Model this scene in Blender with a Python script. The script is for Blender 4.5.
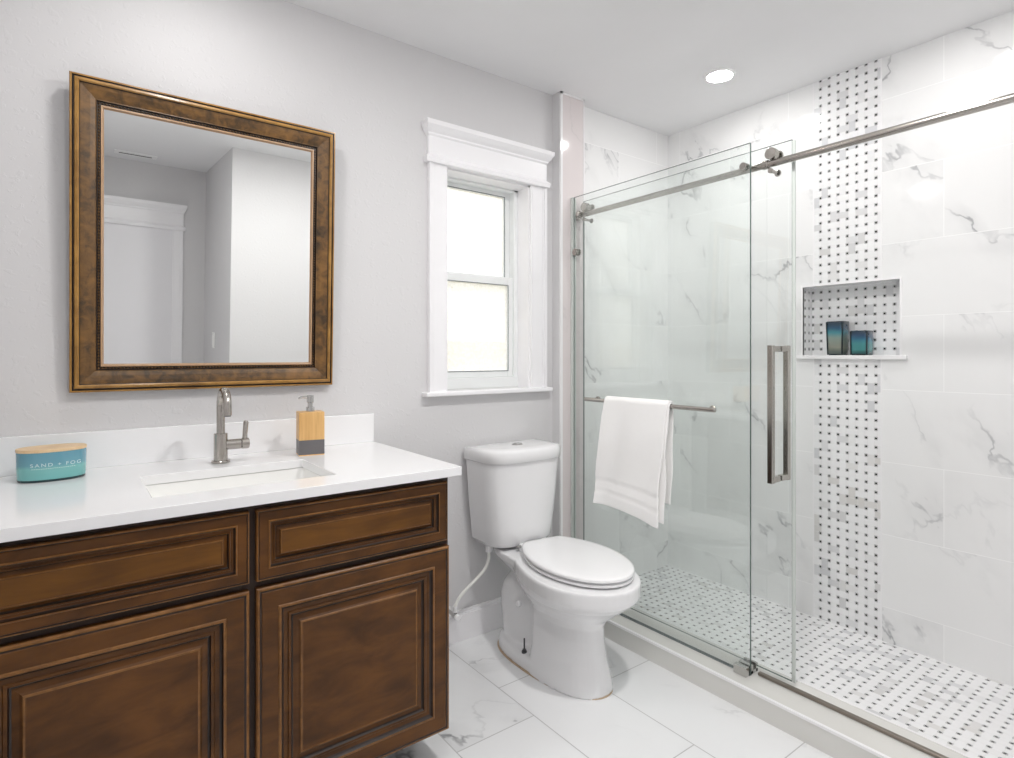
import bpy, bmesh, math, random
from mathutils import Vector, Matrix
PI = math.pi
R = math.radians
random.seed(4)
sc = bpy.context.scene
for o in list(bpy.data.objects):
    bpy.data.objects.remove(o)
COL = sc.collection

# ------------------------------------------------------------------ camera
W, H = 1014, 758
F, TH, V0 = 583.46, 0.6434, 354.36
CAM = (0.0, -2.0917, 1.207)
cd = bpy.data.cameras.new('camera')
cam = bpy.data.objects.new('camera', cd)
COL.objects.link(cam)
cam.location = CAM
cam.rotation_euler = (PI/2, 0, -TH)
cd.sensor_fit = 'HORIZONTAL'
cd.sensor_width = 36
cd.lens = 36*F/W
cd.shift_y = -(H/2-V0)/W
cd.clip_start = 0.02
sc.camera = cam

# ------------------------------------------------------------------ world and exposure
wd = bpy.data.worlds.new('sky')
sc.world = wd
wd.use_nodes = True
bg = wd.node_tree.nodes['Background']
bg.inputs[0].default_value = (0.95, 0.97, 1.0, 1)
bg.inputs[1].default_value = 1.7
sc.view_settings.view_transform = 'Standard'
sc.view_settings.look = 'None'
sc.view_settings.gamma = 1
sc.view_settings.use_curve_mapping = False
sc.view_settings.exposure = 0.24
LAMP = 1.0          # common factor on every recessed lamp
cy = sc.cycles
cy.max_bounces = 14
cy.diffuse_bounces = 8
cy.glossy_bounces = 6
cy.transmission_bounces = 8
cy.transparent_max_bounces = 24
cy.caustics_reflective = False
cy.caustics_refractive = False
cy.sample_clamp_indirect = 6

CEIL = 2.44
XN = 2.7057        # niche wall
XL = -0.19         # left wall
YF = -2.25         # wall facing the mirror
XR = 0.873         # right wall of the entry
YD = -3.20         # door wall

# ------------------------------------------------------------------ materials
def lin(c):
    return tuple((x/255/12.92 if x/255 <= 0.04045 else ((x/255+0.055)/1.055)**2.4) for x in c)

class NT:
    def __init__(s, name):
        s.m = bpy.data.materials.new(name)
        s.m.use_nodes = True
        s.t = s.m.node_tree
        s.t.nodes.clear()
        s.out = s.t.nodes.new('ShaderNodeOutputMaterial')
    def n(s, kind, **kw):
        nd = s.t.nodes.new(kind)
        for k, v in kw.items():
            setattr(nd, k, v)
        return nd
    def put(s, sock, v):
        if isinstance(v, bpy.types.NodeSocket):
            s.t.links.new(v, sock)
        elif isinstance(v, (tuple, list)):
            if len(sock.default_value) == 4 and len(v) == 3:
                v = (*v, 1)
            sock.default_value = v
        else:
            sock.default_value = v
    def math(s, op, a, b=None, c=None, clamp=False):
        nd = s.n('ShaderNodeMath', operation=op)
        nd.use_clamp = clamp
        for i, x in enumerate((a, b, c)):
            if x is not None:
                s.put(nd.inputs[i], x)
        return nd.outputs[0]
    def mix(s, f, a, b):
        nd = s.n('ShaderNodeMix', data_type='RGBA')
        s.put(nd.inputs[0], f); s.put(nd.inputs[6], a); s.put(nd.inputs[7], b)
        return nd.outputs[2]
    def smooth(s, x, lo, hi, a=0.0, b=1.0):
        nd = s.n('ShaderNodeMapRange', interpolation_type='SMOOTHSTEP')
        s.put(nd.inputs[0], x)
        for i, v in enumerate((lo, hi, a, b)):
            s.put(nd.inputs[i+1], v)
        return nd.outputs[0]
    def noise(s, vec, scale, detail=2, rough=0.5, dist=0.0, w=None):
        nd = s.n('ShaderNodeTexNoise')
        if vec is not None:
            s.put(nd.inputs['Vector'], vec)
        nd.inputs['Scale'].default_value = scale
        nd.inputs['Detail'].default_value = detail
        nd.inputs['Roughness'].default_value = rough
        nd.inputs['Distortion'].default_value = dist
        return nd.outputs[0]
    def pos(s):
        return s.n('ShaderNodeTexCoord').outputs['Object']
    def sep(s, v):
        nd = s.n('ShaderNodeSeparateXYZ'); s.put(nd.inputs[0], v)
        return nd.outputs
    def comb(s, x=0.0, y=0.0, z=0.0):
        nd = s.n('ShaderNodeCombineXYZ')
        for i, v in enumerate((x, y, z)):
            s.put(nd.inputs[i], v)
        return nd.outputs[0]
    def rnd(s, v):
        nd = s.n('ShaderNodeTexWhiteNoise', noise_dimensions='3D')
        s.put(nd.inputs['Vector'], v)
        return nd.outputs
    def vadd(s, a, b):
        nd = s.n('ShaderNodeVectorMath', operation='ADD')
        s.put(nd.inputs[0], a); s.put(nd.inputs[1], b)
        return nd.outputs[0]
    def vscale(s, a, k):
        nd = s.n('ShaderNodeVectorMath', operation='SCALE')
        s.put(nd.inputs[0], a); s.put(nd.inputs['Scale'], k)
        return nd.outputs[0]
    def vmul(s, a, k):
        nd = s.n('ShaderNodeVectorMath', operation='MULTIPLY')
        s.put(nd.inputs[0], a); s.put(nd.inputs[1], k)
        return nd.outputs[0]
    def bump(s, h, strength=0.2, dist=0.002):
        nd = s.n('ShaderNodeBump')
        nd.inputs['Strength'].default_value = strength
        nd.inputs['Distance'].default_value = dist
        s.put(nd.inputs['Height'], h)
        return nd.outputs[0]
    def bsdf(s, col, rough=0.5, metal=0.0, normal=None, spec=0.5, **kw):
        b = s.n('ShaderNodeBsdfPrincipled')
        s.put(b.inputs['Base Color'], col)
        s.put(b.inputs['Roughness'], rough)
        b.inputs['Metallic'].default_value = metal
        b.inputs['Specular IOR Level'].default_value = spec
        if normal is not None:
            s.put(b.inputs['Normal'], normal)
        for k, v in kw.items():
            s.put(b.inputs[k], v)
        s.t.links.new(b.outputs[0], s.out.inputs[0])
        return b

def plain(name, rgb, rough=0.5, metal=0.0, var=0.03, scale=12, bump=0.0, bscale=60, spec=0.5, stretch=None, **kw):
    t = NT(name)
    c = lin(rgb)
    p = t.pos()
    q = t.vmul(p, stretch) if stretch else p
    n = t.noise(q, scale, 3)
    a = tuple(min(1, x*(1-var)) for x in c); b = tuple(min(1, x*(1+var)) for x in c)
    col = t.mix(n, a, b)
    nrm = t.bump(t.noise(p, bscale, 3), bump) if bump else None
    t.bsdf(col, rough, metal, nrm, spec, **kw)
    return t.m

def textured_wall(name, rgb):
    t = NT(name)
    p = t.pos()
    n1 = t.smooth(t.noise(p, 48, 4, 0.55, 0.4), 0.54, 0.66)
    n2 = t.noise(p, 160, 2)
    h = t.math('ADD', t.math('MULTIPLY', n1, 1.0), t.math('MULTIPLY', n2, 0.25))
    c = lin(rgb)
    col = t.mix(t.noise(p, 3, 2), tuple(x*0.985 for x in c), tuple(x*1.015 for x in c))
    t.bsdf(col, 0.55, 0, t.bump(h, 0.2, 0.0018), 0.35)
    return t.m

def marble(name, iu, iv, u0, v0, lu, lv, off, base=(240, 240, 240), vein=(140, 142, 146), grout=(247, 247, 247), gw=0.0022,
           rough=0.08, seed=0.0, amount=1.0, vscale=1.0, spec=0.5):
    """rectangular marble tiles; rows run along u (length lu), stacked along v (height lv); odd rows shifted by off*lu"""
    t = NT(name)
    p = t.pos(); c = t.sep(p)
    v = t.math('DIVIDE', t.math('SUBTRACT', c[iv], v0), lv)
    row = t.math('FLOOR', v)
    odd = t.math('FLOORED_MODULO', row, 2.0)
    u = t.math('ADD', t.math('DIVIDE', t.math('SUBTRACT', c[iu], u0), lu), t.math('MULTIPLY', odd, off))
    cell = t.math('FLOOR', u)
    fu = t.math('SUBTRACT', u, cell); fv = t.math('SUBTRACT', v, row)
    du = t.math('MULTIPLY', t.math('SUBTRACT', 0.5, t.math('ABSOLUTE', t.math('SUBTRACT', fu, 0.5))), lu)
    dv = t.math('MULTIPLY', t.math('SUBTRACT', 0.5, t.math('ABSOLUTE', t.math('SUBTRACT', fv, 0.5))), lv)
    d = t.math('MINIMUM', du, dv)
    g = t.smooth(d, gw*0.35, gw*0.75)          # 0 in grout
    rn = t.rnd(t.comb(cell, row, seed))
    shift = t.vscale(rn[1], 37.0)
    # rotated, stretched vein space
    def dot(v):
        nd = t.n('ShaderNodeVectorMath', operation='DOT_PRODUCT'); t.put(nd.inputs[0], p); nd.inputs[1].default_value = v
        return nd.outputs['Value']
    # space stretched along one slanting direction, so the veins run as long diagonals
    al = Vector((0.50, -0.50, -0.71)).normalized(); ac = al.cross(Vector((0.3, 0.9, 0.1))).normalized(); aw = al.cross(ac)
    q0 = t.comb(t.math('MULTIPLY', dot(al), 0.95*vscale), t.math('MULTIPLY', dot(ac), 2.4*vscale), t.math('MULTIPLY', dot(aw), 2.4*vscale))
    q = t.vadd(q0, shift)
    wob = t.n('ShaderNodeTexNoise'); t.put(wob.inputs['Vector'], q); wob.inputs['Scale'].default_value = 2.0; wob.inputs['Detail'].default_value = 6
    q2 = t.vadd(q, t.vscale(wob.outputs[1], 0.42))
    n = t.noise(q2, 0.85, 5, 0.55)
    a = t.math('ABSOLUTE', t.math('SUBTRACT', n, 0.5))
    thin = t.smooth(a, 0.0, 0.011, 1.0, 0.0)
    soft = t.smooth(a, 0.0, 0.09, 0.2, 0.0)
    gate = t.smooth(t.noise(q, 1.1, 2), 0.44, 0.58)
    m2 = t.smooth(t.noise(t.vadd(q, (7, 3, 1)), 2.6, 3), 0.40, 0.66, 0.15, 1.0)
    k = t.math('MULTIPLY', t.math('MULTIPLY', t.math('ADD', t.math('MULTIPLY', thin, 0.8), soft), gate), t.math('MULTIPLY', m2, amount), clamp=True)
    tone = t.math('ADD', t.math('MULTIPLY', rn[0], 0.05), 0.95)
    bc = t.mix(tone, tuple(x*0.9 for x in lin(base)), lin(base))
    col = t.mix(k, bc, lin(vein))
    col = t.mix(g, lin(grout), col)
    hb = t.math('MULTIPLY', g, 1.0)
    t.bsdf(col, t.math('ADD', t.math('MULTIPLY', t.math('SUBTRACT', 1.0, g), 0.5), rough), 0, t.bump(hb, 0.25, 0.0015), spec)
    return t.m

def mosaic(name, iu, iv, u0, v0, p=0.0377, rough=0.15, seed=0.0):
    """basketweave of pale stone slips with small black squares on a square lattice"""
    t = NT(name)
    c = t.sep(t.pos())
    u = t.math('ADD', t.math('DIVIDE', t.math('SUBTRACT', c[iu], u0), p), 0.5)
    v = t.math('ADD', t.math('DIVIDE', t.math('SUBTRACT', c[iv], v0), p), 0.5)
    i = t.math('ROUND', u); j = t.math('ROUND', v)
    fu = t.math('SUBTRACT', u, i); fv = t.math('SUBTRACT', v, j)
    odd = t.math('FLOORED_MODULO', t.math('ADD', i, j), 2.0)
    ev = t.math('SUBTRACT', 1.0, odd)
    a = t.math('ADD', t.math('MULTIPLY', fu, ev), t.math('MULTIPLY', fv, odd))    # along the slip
    b = t.math('ADD', t.math('MULTIPLY', fv, ev), t.math('MULTIPLY', fu, odd))    # across it
    aa = t.math('ABSOLUTE', a); ab = t.math('ABSOLUTE', b)
    out = t.math('GREATER_THAN', ab, 0.375)
    dot = t.math('MULTIPLY', t.math('GREATER_THAN', ab, 0.325), t.math('GREATER_THAN', aa, 0.325))
    g1 = t.math('LESS_THAN', t.math('ABSOLUTE', t.math('SUBTRACT', ab, 0.375)), 0.022)
    g2 = t.math('MULTIPLY', t.math('LESS_THAN', t.math('ABSOLUTE', t.math('SUBTRACT', aa, 0.375)), 0.022), out)
    gr = t.math('MAXIMUM', g1, g2)
    sg = t.math('MULTIPLY', t.math('SIGN', b), out)
    ii = t.math('ADD', i, t.math('MULTIPLY', sg, odd))
    jj = t.math('ADD', j, t.math('MULTIPLY', sg, ev))
    r = t.rnd(t.comb(ii, jj, seed))[0]
    grey = t.smooth(r, 0.68, 1.0)
    warm = t.smooth(t.noise(t.pos(), 2.5, 3), 0.45, 0.7)
    grain = t.noise(t.pos(), 55, 3)
    base = t.mix(grain, lin((236, 236, 237)), lin((246, 246, 247)))
    base = t.mix(t.math('MULTIPLY', grey, 0.62), base, t.mix(warm, lin((192, 193, 197)), lin((201, 197, 190))))
    col = t.mix(dot, base, lin((10, 10, 12)))
    col = t.mix(gr, col, lin((232, 232, 232)))
    h = t.math('SUBTRACT', 1.0, gr)
    t.bsdf(col, rough, 0, t.bump(h, 0.25, 0.001))
    return t.m

def glass_mat(name, tint, rough=0.0, haze=0.0):
    t = NT(name)
    tr = t.n('ShaderNodeBsdfTransparent'); t.put(tr.inputs[0], tint)
    gl = t.n('ShaderNodeBsdfGlossy'); gl.inputs['Roughness'].default_value = rough
    t.put(gl.inputs[0], (1, 1, 1))
    fr = t.n('ShaderNodeFresnel'); fr.inputs[0].default_value = 1.5
    # both faces of the slab reflect; counted together on the face the light enters by
    geo = t.n('ShaderNodeNewGeometry')
    t.put(fr.inputs[0], 1.5)
    mx = t.n('ShaderNodeMixShader')
    t.put(mx.inputs[0], t.math('MULTIPLY', t.math('MULTIPLY', fr.outputs[0], 1.75), t.math('SUBTRACT', 1.0, geo.outputs['Backfacing']), clamp=True))
    t.t.links.new(tr.outputs[0], mx.inputs[1]); t.t.links.new(gl.outputs[0], mx.inputs[2])
    if haze:                                       # milky pale layer mixed over the pane in uneven patches, lightening it
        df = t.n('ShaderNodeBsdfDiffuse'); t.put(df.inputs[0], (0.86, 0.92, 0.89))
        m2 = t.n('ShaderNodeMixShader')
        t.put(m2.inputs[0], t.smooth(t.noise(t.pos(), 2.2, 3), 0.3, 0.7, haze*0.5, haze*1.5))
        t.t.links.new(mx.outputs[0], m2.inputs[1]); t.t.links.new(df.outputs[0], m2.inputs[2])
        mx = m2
    t.t.links.new(mx.outputs[0], t.out.inputs[0])
    return t.m

def glass_edge(name, rgb):
    t = NT(name)
    tr = t.n('ShaderNodeBsdfTransparent'); t.put(tr.inputs[0], lin(rgb))
    df = t.n('ShaderNodeBsdfPrincipled'); t.put(df.inputs[0], lin(rgb)); df.inputs['Roughness'].default_value = 0.1
    mx = t.n('ShaderNodeMixShader'); mx.inputs[0].default_value = 0.6
    t.t.links.new(tr.outputs[0], mx.inputs[1]); t.t.links.new(df.outputs[0], mx.inputs[2])
    t.t.links.new(mx.outputs[0], t.out.inputs[0])
    return t.m

def emitter(name, rgb, s):
    t = NT(name)
    e = t.n('ShaderNodeEmission'); t.put(e.inputs[0], rgb); e.inputs[1].default_value = s
    t.t.links.new(e.outputs[0], t.out.inputs[0])
    return t.m

def frosted(name):
    t = NT(name)
    p = t.pos()
    nb = t.bump(t.noise(p, 90, 3), 0.35, 0.003)
    tl = t.n('ShaderNodeBsdfTranslucent'); t.put(tl.inputs[0], (0.96, 0.96, 0.95)); t.put(tl.inputs['Normal'], nb)
    tr = t.n('ShaderNodeBsdfTransparent'); t.put(tr.inputs[0], (0.96, 0.97, 0.96))
    mx = t.n('ShaderNodeMixShader'); t.put(mx.inputs[0], t.smooth(t.noise(p, 60, 3), 0.3, 0.7, 0.60, 0.72))
    t.t.links.new(tr.outputs[0], mx.inputs[1]); t.t.links.new(tl.outputs[0], mx.inputs[2])
    gl = t.n('ShaderNodeBsdfGlossy'); gl.inputs['Roughness'].default_value = 0.12; t.put(gl.inputs['Normal'], nb)
    m2 = t.n('ShaderNodeMixShader'); m2.inputs[0].default_value = 0.05
    t.t.links.new(mx.outputs[0], m2.inputs[1]); t.t.links.new(gl.outputs[0], m2.inputs[2])
    t.t.links.new(m2.outputs[0], t.out.inputs[0])
    return t.m

def wood(name, dark, light, rough=0.35, scale=(14, 3, 3), nscale=3.0, coat=0.0, spec=0.5):
    t = NT(name)
    p = t.vmul(t.pos(), scale)
    n = t.noise(p, nscale, 5, 0.6, 0.6)
    n2 = t.noise(t.pos(), 6, 3)
    f = t.smooth(t.math('ADD', t.math('MULTIPLY', n, 0.6), t.math('MULTIPLY', n2, 0.4)), 0.3, 0.7)
    col = t.mix(f, lin(dark), lin(light))
    t.bsdf(col, rough, 0, t.bump(n, 0.05, 0.001), spec, **{'Coat Weight': coat, 'Coat Roughness': 0.15})
    return t.m

def zgrad(name, stops, z0, z1, rough=0.1, var=0.08):
    """colour bands of the thing itself from foot to lip (object space)"""
    t = NT(name)
    z = t.sep(t.pos())[2]
    f = t.smooth(t.math('ADD', z, t.math('MULTIPLY', t.math('SUBTRACT', t.noise(t.pos(), 25, 3), 0.5), (z1-z0)*var)), z0, z1)
    cr = t.n('ShaderNodeValToRGB')
    t.put(cr.inputs[0], f)
    el = cr.color_ramp.elements
    el[0].position, el[0].color = stops[0][0], (*lin(stops[0][1]), 1)
    el[1].position, el[1].color = stops[-1][0], (*lin(stops[-1][1]), 1)
    for s_, c_ in stops[1:-1]:
        e = el.new(s_); e.color = (*lin(c_), 1)
    t.bsdf(cr.outputs[0], rough, 0, None, 0.5, **{'Coat Weight': 0.6, 'Coat Roughness': 0.03})
    return t.m

M = {}
M['wall'] = textured_wall('wall_paint', (215, 214, 215))
M['ceil'] = plain('ceiling_paint', (236, 236, 237), 0.8, var=0.01, bump=0.06, bscale=90, spec=0.2)
M['trim'] = plain('trim_paint', (243, 242, 244), 0.3, var=0.01)
M['door'] = plain('door_paint', (236, 235, 238), 0.35, var=0.01)
M['tileY'] = marble('marble_tile_side', 1, 2, -0.995, 0.16, 0.61, 0.3005, 0.5, seed=3.0, amount=0.75)
M['tileX'] = marble('marble_tile_back', 0, 2, 2.30, 0.16, 0.61, 0.3005, 0.5, seed=8.0, amount=0.75)
M['floor'] = marble('marble_floor', 1, 0, -0.385, 1.242, 0.61, 0.303, 0.328, base=(238, 239, 240), vein=(140, 141, 144), grout=(184, 184, 184), gw=0.0032, rough=0.16, seed=5.0, vscale=0.9)
M['curb'] = marble('marble_curb', 1, 2, -6.0, -0.55, 12.0, 4.0, 0.0, base=(219, 218, 214), vein=(186, 186, 184), seed=2.0, amount=0.5, rough=0.12)
M['jamb'] = marble('marble_jamb', 1, 2, -6.0, -0.55, 12.0, 4.0, 0.0, base=(226, 218, 218), vein=(200, 194, 194), seed=9.0, amount=0.4, rough=0.1)  # darker, pinker marble: shade and reflected tint put into the jamb's colour
M['mosY'] = mosaic('mosaic_side', 1, 2, -0.8363, 1.533)
M['mosF'] = mosaic('mosaic_floor', 0, 1, XN-0.02, -0.8363, seed=4.0)
M['mosN'] = mosaic('mosaic_niche_side', 0, 2, XN+0.02, 1.533, seed=6.0)
M['mosNt'] = mosaic('mosaic_niche_top', 0, 1, XN+0.02, -0.8435, seed=7.0)
M['tiletrim'] = plain('tile_trim', (244, 243, 244), 0.12, var=0.01)
M['quartz'] = plain('white_quartz', (240, 240, 241), 0.13, var=0.012, scale=200)
M['ceramic'] = plain('white_ceramic', (236, 236, 237), 0.07, var=0.005, **{'Coat Weight': 0.3, 'Coat Roughness': 0.03})
M['plastic'] = plain('white_plastic', (242, 242, 243), 0.16, var=0.005)
M['sinkc'] = plain('sink_ceramic', (244, 244, 242), 0.08, var=0.005)
M['nickel'] = plain('brushed_nickel', (182, 177, 171), 0.2, 1.0, var=0.02, scale=20)
M['nickelsoft'] = plain('satin_nickel', (150, 142, 133), 0.42, 1.0, var=0.02)
M['chrome'] = plain('polished_chrome', (205, 204, 202), 0.1, 1.0, var=0.02)
M['steeldark'] = plain('dark_steel', (96, 96, 98), 0.35, 1.0, var=0.05)
M['cab'] = wood('glazed_brown_wood', (64, 38, 13), (104, 65, 26), 0.34, (3, 3, 9), 2.2, 0.0, 0.28)
M['cabgold'] = wood('golden_brown_wood', (80, 49, 15), (120, 78, 27), 0.34, (2, 3, 12), 2.0, 0.0, 0.28)
M['cabglaze'] = wood('dark_glaze', (20, 11, 6), (46, 26, 13), 0.35, (5, 5, 5), 4)
M['cabedge'] = wood('rubbed_edge', (98, 62, 26), (140, 96, 48), 0.33, (9, 9, 9), 4, 0.0, 0.4)
M['cabin'] = plain('cabinet_dark_wood', (46, 27, 14), 0.5, var=0.1)  # dark brown wood of carcass, face frame and mirror backing
M['gold'] = wood('antique_gold', (124, 86, 32), (178, 132, 62), 0.42, (3, 3, 3), 6, 0.2)
M['frame'] = wood('mottled_bronze', (44, 32, 17), (132, 94, 46), 0.38, (9, 9, 9), 3.8, 0.0)
M['fdark'] = plain('dark_bead', (40, 27, 18), 0.35, var=0.2)
M['flip'] = plain('rose_gold_lip', (186, 150, 116), 0.28, var=0.08)
mt = NT('mirror_silver'); mt.bsdf((0.94, 0.955, 0.945), 0.0, 1.0, None, 0.5); M['mirror'] = mt.m
M['glass'] = glass_mat('shower_glass', (0.980, 0.992, 0.987))
M['glassfix'] = glass_mat('shower_glass_hazy', (0.980, 0.992, 0.987), haze=0.05)
M['gedge'] = glass_edge('glass_edge', (100, 116, 112))
M['seal'] = plain('clear_seal', (206, 212, 208), 0.3, var=0.01)
M['pane'] = frosted('frosted_pane')
M['vinyl'] = plain('window_vinyl', (238, 240, 240), 0.3, var=0.01)
M['gasket'] = plain('grey_gasket', (120, 126, 128), 0.5, var=0.02)
M['towel'] = plain('white_terry', (251, 250, 249), 0.95, var=0.015, scale=200, bump=0.5, bscale=420, spec=0.1)
M['bamboo'] = wood('bamboo', (206, 158, 96), (232, 190, 128), 0.4, (46, 46, 2), 2.0)
M['lidwood'] = wood('candle_lid_wood', (214, 180, 136), (238, 210, 170), 0.45, (8, 30, 8), 2.0)
M['slate'] = plain('grey_ceramic', (104, 102, 104), 0.4, var=0.08)
M['candle'] = zgrad('ombre_teal_glass', [(0, (110, 178, 176)), (0.42, (122, 186, 184)), (0.6, (104, 160, 174)), (1, (96, 150, 168))], 0.004, 0.074)
M['candlefoot'] = plain('dark_glass_foot', (32, 58, 62), 0.08, var=0.05)
M['print'] = plain('white_print', (205, 226, 226), 0.5, var=0.01)
M['tall'] = zgrad('smoky_teal_glass', [(0, (84, 96, 92)), (0.12, (150, 152, 138)), (0.5, (128, 146, 138)), (0.7, (58, 128, 138)), (0.86, (26, 74, 102)), (1, (20, 36, 50))], 0.0, 0.155)
M['short'] = zgrad('blue_teal_glass', [(0, (40, 82, 84)), (0.12, (74, 146, 146)), (0.45, (66, 142, 146)), (0.72, (32, 100, 128)), (0.88, (20, 64, 98)), (1, (18, 38, 54))], 0.0, 0.108)
M['glassdark'] = plain('dark_glass_corner', (24, 38, 44), 0.06, var=0.05)
M['wax'] = plain('blue_wax', (52, 92, 110), 0.5, var=0.05)
M['lamptrim'] = plain('lamp_trim', (246, 246, 246), 0.4, var=0.01)
M['hose'] = plain('braided_white_hose', (236, 237, 232), 0.35, var=0.03, scale=300)
M['switch'] = plain('switch_plastic', (242, 242, 240), 0.3, var=0.01)
M['ventdark'] = plain('vent_slot', (60, 60, 60), 0.6, var=0.05)
M['grass'] = plain('lawn', (150, 152, 118), 0.9, var=0.3, scale=30)
M['fence'] = plain('tan_fence', (240, 208, 168), 0.8, var=0.08)
M['caulk'] = plain('tan_caulk', (188, 166, 140), 0.6, var=0.2, scale=40)

# ------------------------------------------------------------------ mesh builder
class MB:
    def __init__(s):
        s.v = []; s.f = []; s.mi = []
    def add(s, vs, fs, mi=0):
        b = len(s.v)
        s.v += [tuple(p) for p in vs]
        for q in fs:
            s.f.append(tuple(b+k for k in q)); s.mi.append(mi)
        return s
    def box(s, x0, x1, y0, y1, z0, z1, mi=0):
        x0, x1 = min(x0, x1), max(x0, x1); y0, y1 = min(y0, y1), max(y0, y1); z0, z1 = min(z0, z1), max(z0, z1)
        vs = [(x, y, z) for x in (x0, x1) for y in (y0, y1) for z in (z0, z1)]
        return s.add(vs, [(0, 1, 3, 2), (4, 6, 7, 5), (0, 4, 5, 1), (2, 3, 7, 6), (0, 2, 6, 4), (1, 5, 7, 3)], mi)
    def quad(s, a, b, c, d, mi=0):
        return s.add([a, b, c, d], [(0, 1, 2, 3)], mi)
    def loft(s, rings, mi=0, cap0=True, cap1=True):
        n = len(rings[0]); vs = [p for r in rings for p in r]; fs = []
        for k in range(len(rings)-1):
            for i in range(n):
                j = (i+1) % n
                fs.append((k*n+i, k*n+j, (k+1)*n+j, (k+1)*n+i))
        if cap0: fs.append(tuple(range(n-1, -1, -1)))
        if cap1: fs.append(tuple(range((len(rings)-1)*n, len(rings)*n)))
        return s.add(vs, fs, mi)
    def tube(s, pts, r, n=16, mi=0, caps=True):
        pts = [Vector(p) for p in pts]
        rs = r if isinstance(r, (list, tuple)) else [r]*len(pts)
        rings = []; up = None
        for k, p in enumerate(pts):
            d = (pts[min(k+1, len(pts)-1)]-pts[max(k-1, 0)]).normalized()
            if up is None:
                up = d.orthogonal().normalized()
            else:
                up = (up-d*up.dot(d))
                up = up.normalized() if up.length > 1e-6 else d.orthogonal().normalized()
            w = d.cross(up)
            rings.append([p+rs[k]*(math.cos(2*PI*i/n)*up+math.sin(2*PI*i/n)*w) for i in range(n)])
        return s.loft(rings, mi, caps, caps)
    def cyl(s, a, b, r, n=28, mi=0, bev=0.0):
        a, b = Vector(a), Vector(b)
        if bev:
            d = (b-a).normalized()*bev
            return s.tube_rings(a, b, d, r, bev, n, mi)
        return s.tube([a, b], r, n, mi)
    def tube_rings(s, a, b, d, r, bev, n, mi):
        ax = (b-a).normalized(); up = ax.orthogonal().normalized(); w = ax.cross(up)
        rings = [[c+q*(math.cos(2*PI*i/n)*up+math.sin(2*PI*i/n)*w) for i in range(n)] for c, q in
                 ((a, r-bev), (a+d, r), (b-d, r), (b, r-bev))]
        return s.loft(rings, mi)
    def nest(s, x0, x1, z0, z1, y, prof, mats, cap=None, flip=1):
        """concentric mitred rings facing -y: prof = [(inset, height)], mats per ring"""
        rings = []
        for ins, h in prof:
            yy = y-h
            rings.append([(x0+ins, yy, z0+ins), (x1-ins, yy, z0+ins), (x1-ins, yy, z1-ins), (x0+ins, yy, z1-ins)])
        vs = [p for r in rings for p in r]
        b = len(s.v); s.v += vs
        for k in range(len(rings)-1):
            for i in range(4):
                j = (i+1) % 4
                s.f.append((b+k*4+i, b+k*4+j, b+(k+1)*4+j, b+(k+1)*4+i)); s.mi.append(mats[k])
        if cap is not None:
            k = len(rings)-1
            s.f.append(tuple(b+k*4+i for i in range(4))); s.mi.append(cap)
        return s
    def build(s, name, mats, parent=None, smooth=None, bevel=0.0, origin=None, segs=2, weld=False):
        org = Vector(origin) if origin is not None else Vector((0, 0, 0))
        if parent is not None:
            r = parent
            while r.parent: r = r.parent
            org = Vector(r['_o']) if '_o' in r else Vector((0, 0, 0))
        me = bpy.data.meshes.new(name)
        me.from_pydata([tuple(Vector(p)-org) for p in s.v], [], s.f)
        if not isinstance(mats, (list, tuple)): mats = [mats]
        for m in mats: me.materials.append(M[m] if isinstance(m, str) else m)
        for p, i in zip(me.polygons, s.mi): p.material_index = i
        bm = bmesh.new(); bm.from_mesh(me)
        if weld: bmesh.ops.remove_doubles(bm, verts=bm.verts, dist=1e-5)
        bmesh.ops.recalc_face_normals(bm, faces=bm.faces)
        bm.to_mesh(me); bm.free()
        if smooth:
            for p in me.polygons: p.use_smooth = True
            me.set_sharp_from_angle(angle=R(smooth))
        o = bpy.data.objects.new(name, me)
        COL.objects.link(o)
        if parent is not None: o.parent = parent
        else:
            o.location = org
            o['_o'] = tuple(org)
        if bevel:
            md = o.modifiers.new('bevel', 'BEVEL'); md.width = bevel; md.segments = segs; md.limit_method = 'ANGLE'; md.angle_limit = R(40)
            md.harden_normals = False
            for p in me.polygons: p.use_smooth = True
            me.set_sharp_from_angle(angle=R(35))
        return o

def tag(o, label, cat, group=None):
    o['label'] = label; o['category'] = cat
    if group: o['group'] = group
    return o
def thing(name, label, cat, loc, group=None):
    o = bpy.data.objects.new(name, None)
    o.empty_display_size = 0.05
    COL.objects.link(o); o.location = loc; o['_o'] = tuple(loc)
    return tag(o, label, cat, group)
def struct(o):
    o['kind'] = 'structure'; return o

# ================================================================== THE ROOM
WX0, WX1, WZ0, WZ1 = 1.25, 1.70, 1.055, 1.985      # window opening
T = 0.16
b = MB()
b.box(XL-0.1, WX0, 0, T, -0.05, CEIL+0.05); b.box(WX1, 1.90, 0, T, -0.05, CEIL+0.05)
b.box(WX0, WX1, 0, T, -0.05, WZ0); b.box(WX0, WX1, 0, T, WZ1, CEIL+0.05)
struct(b.build('wall_back', 'wall'))
b = MB(); b.box(1.90, XN+0.1, 0, T, -0.05, CEIL+0.05)
struct(b.build('wall_shower_back', 'tileX'))
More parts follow.
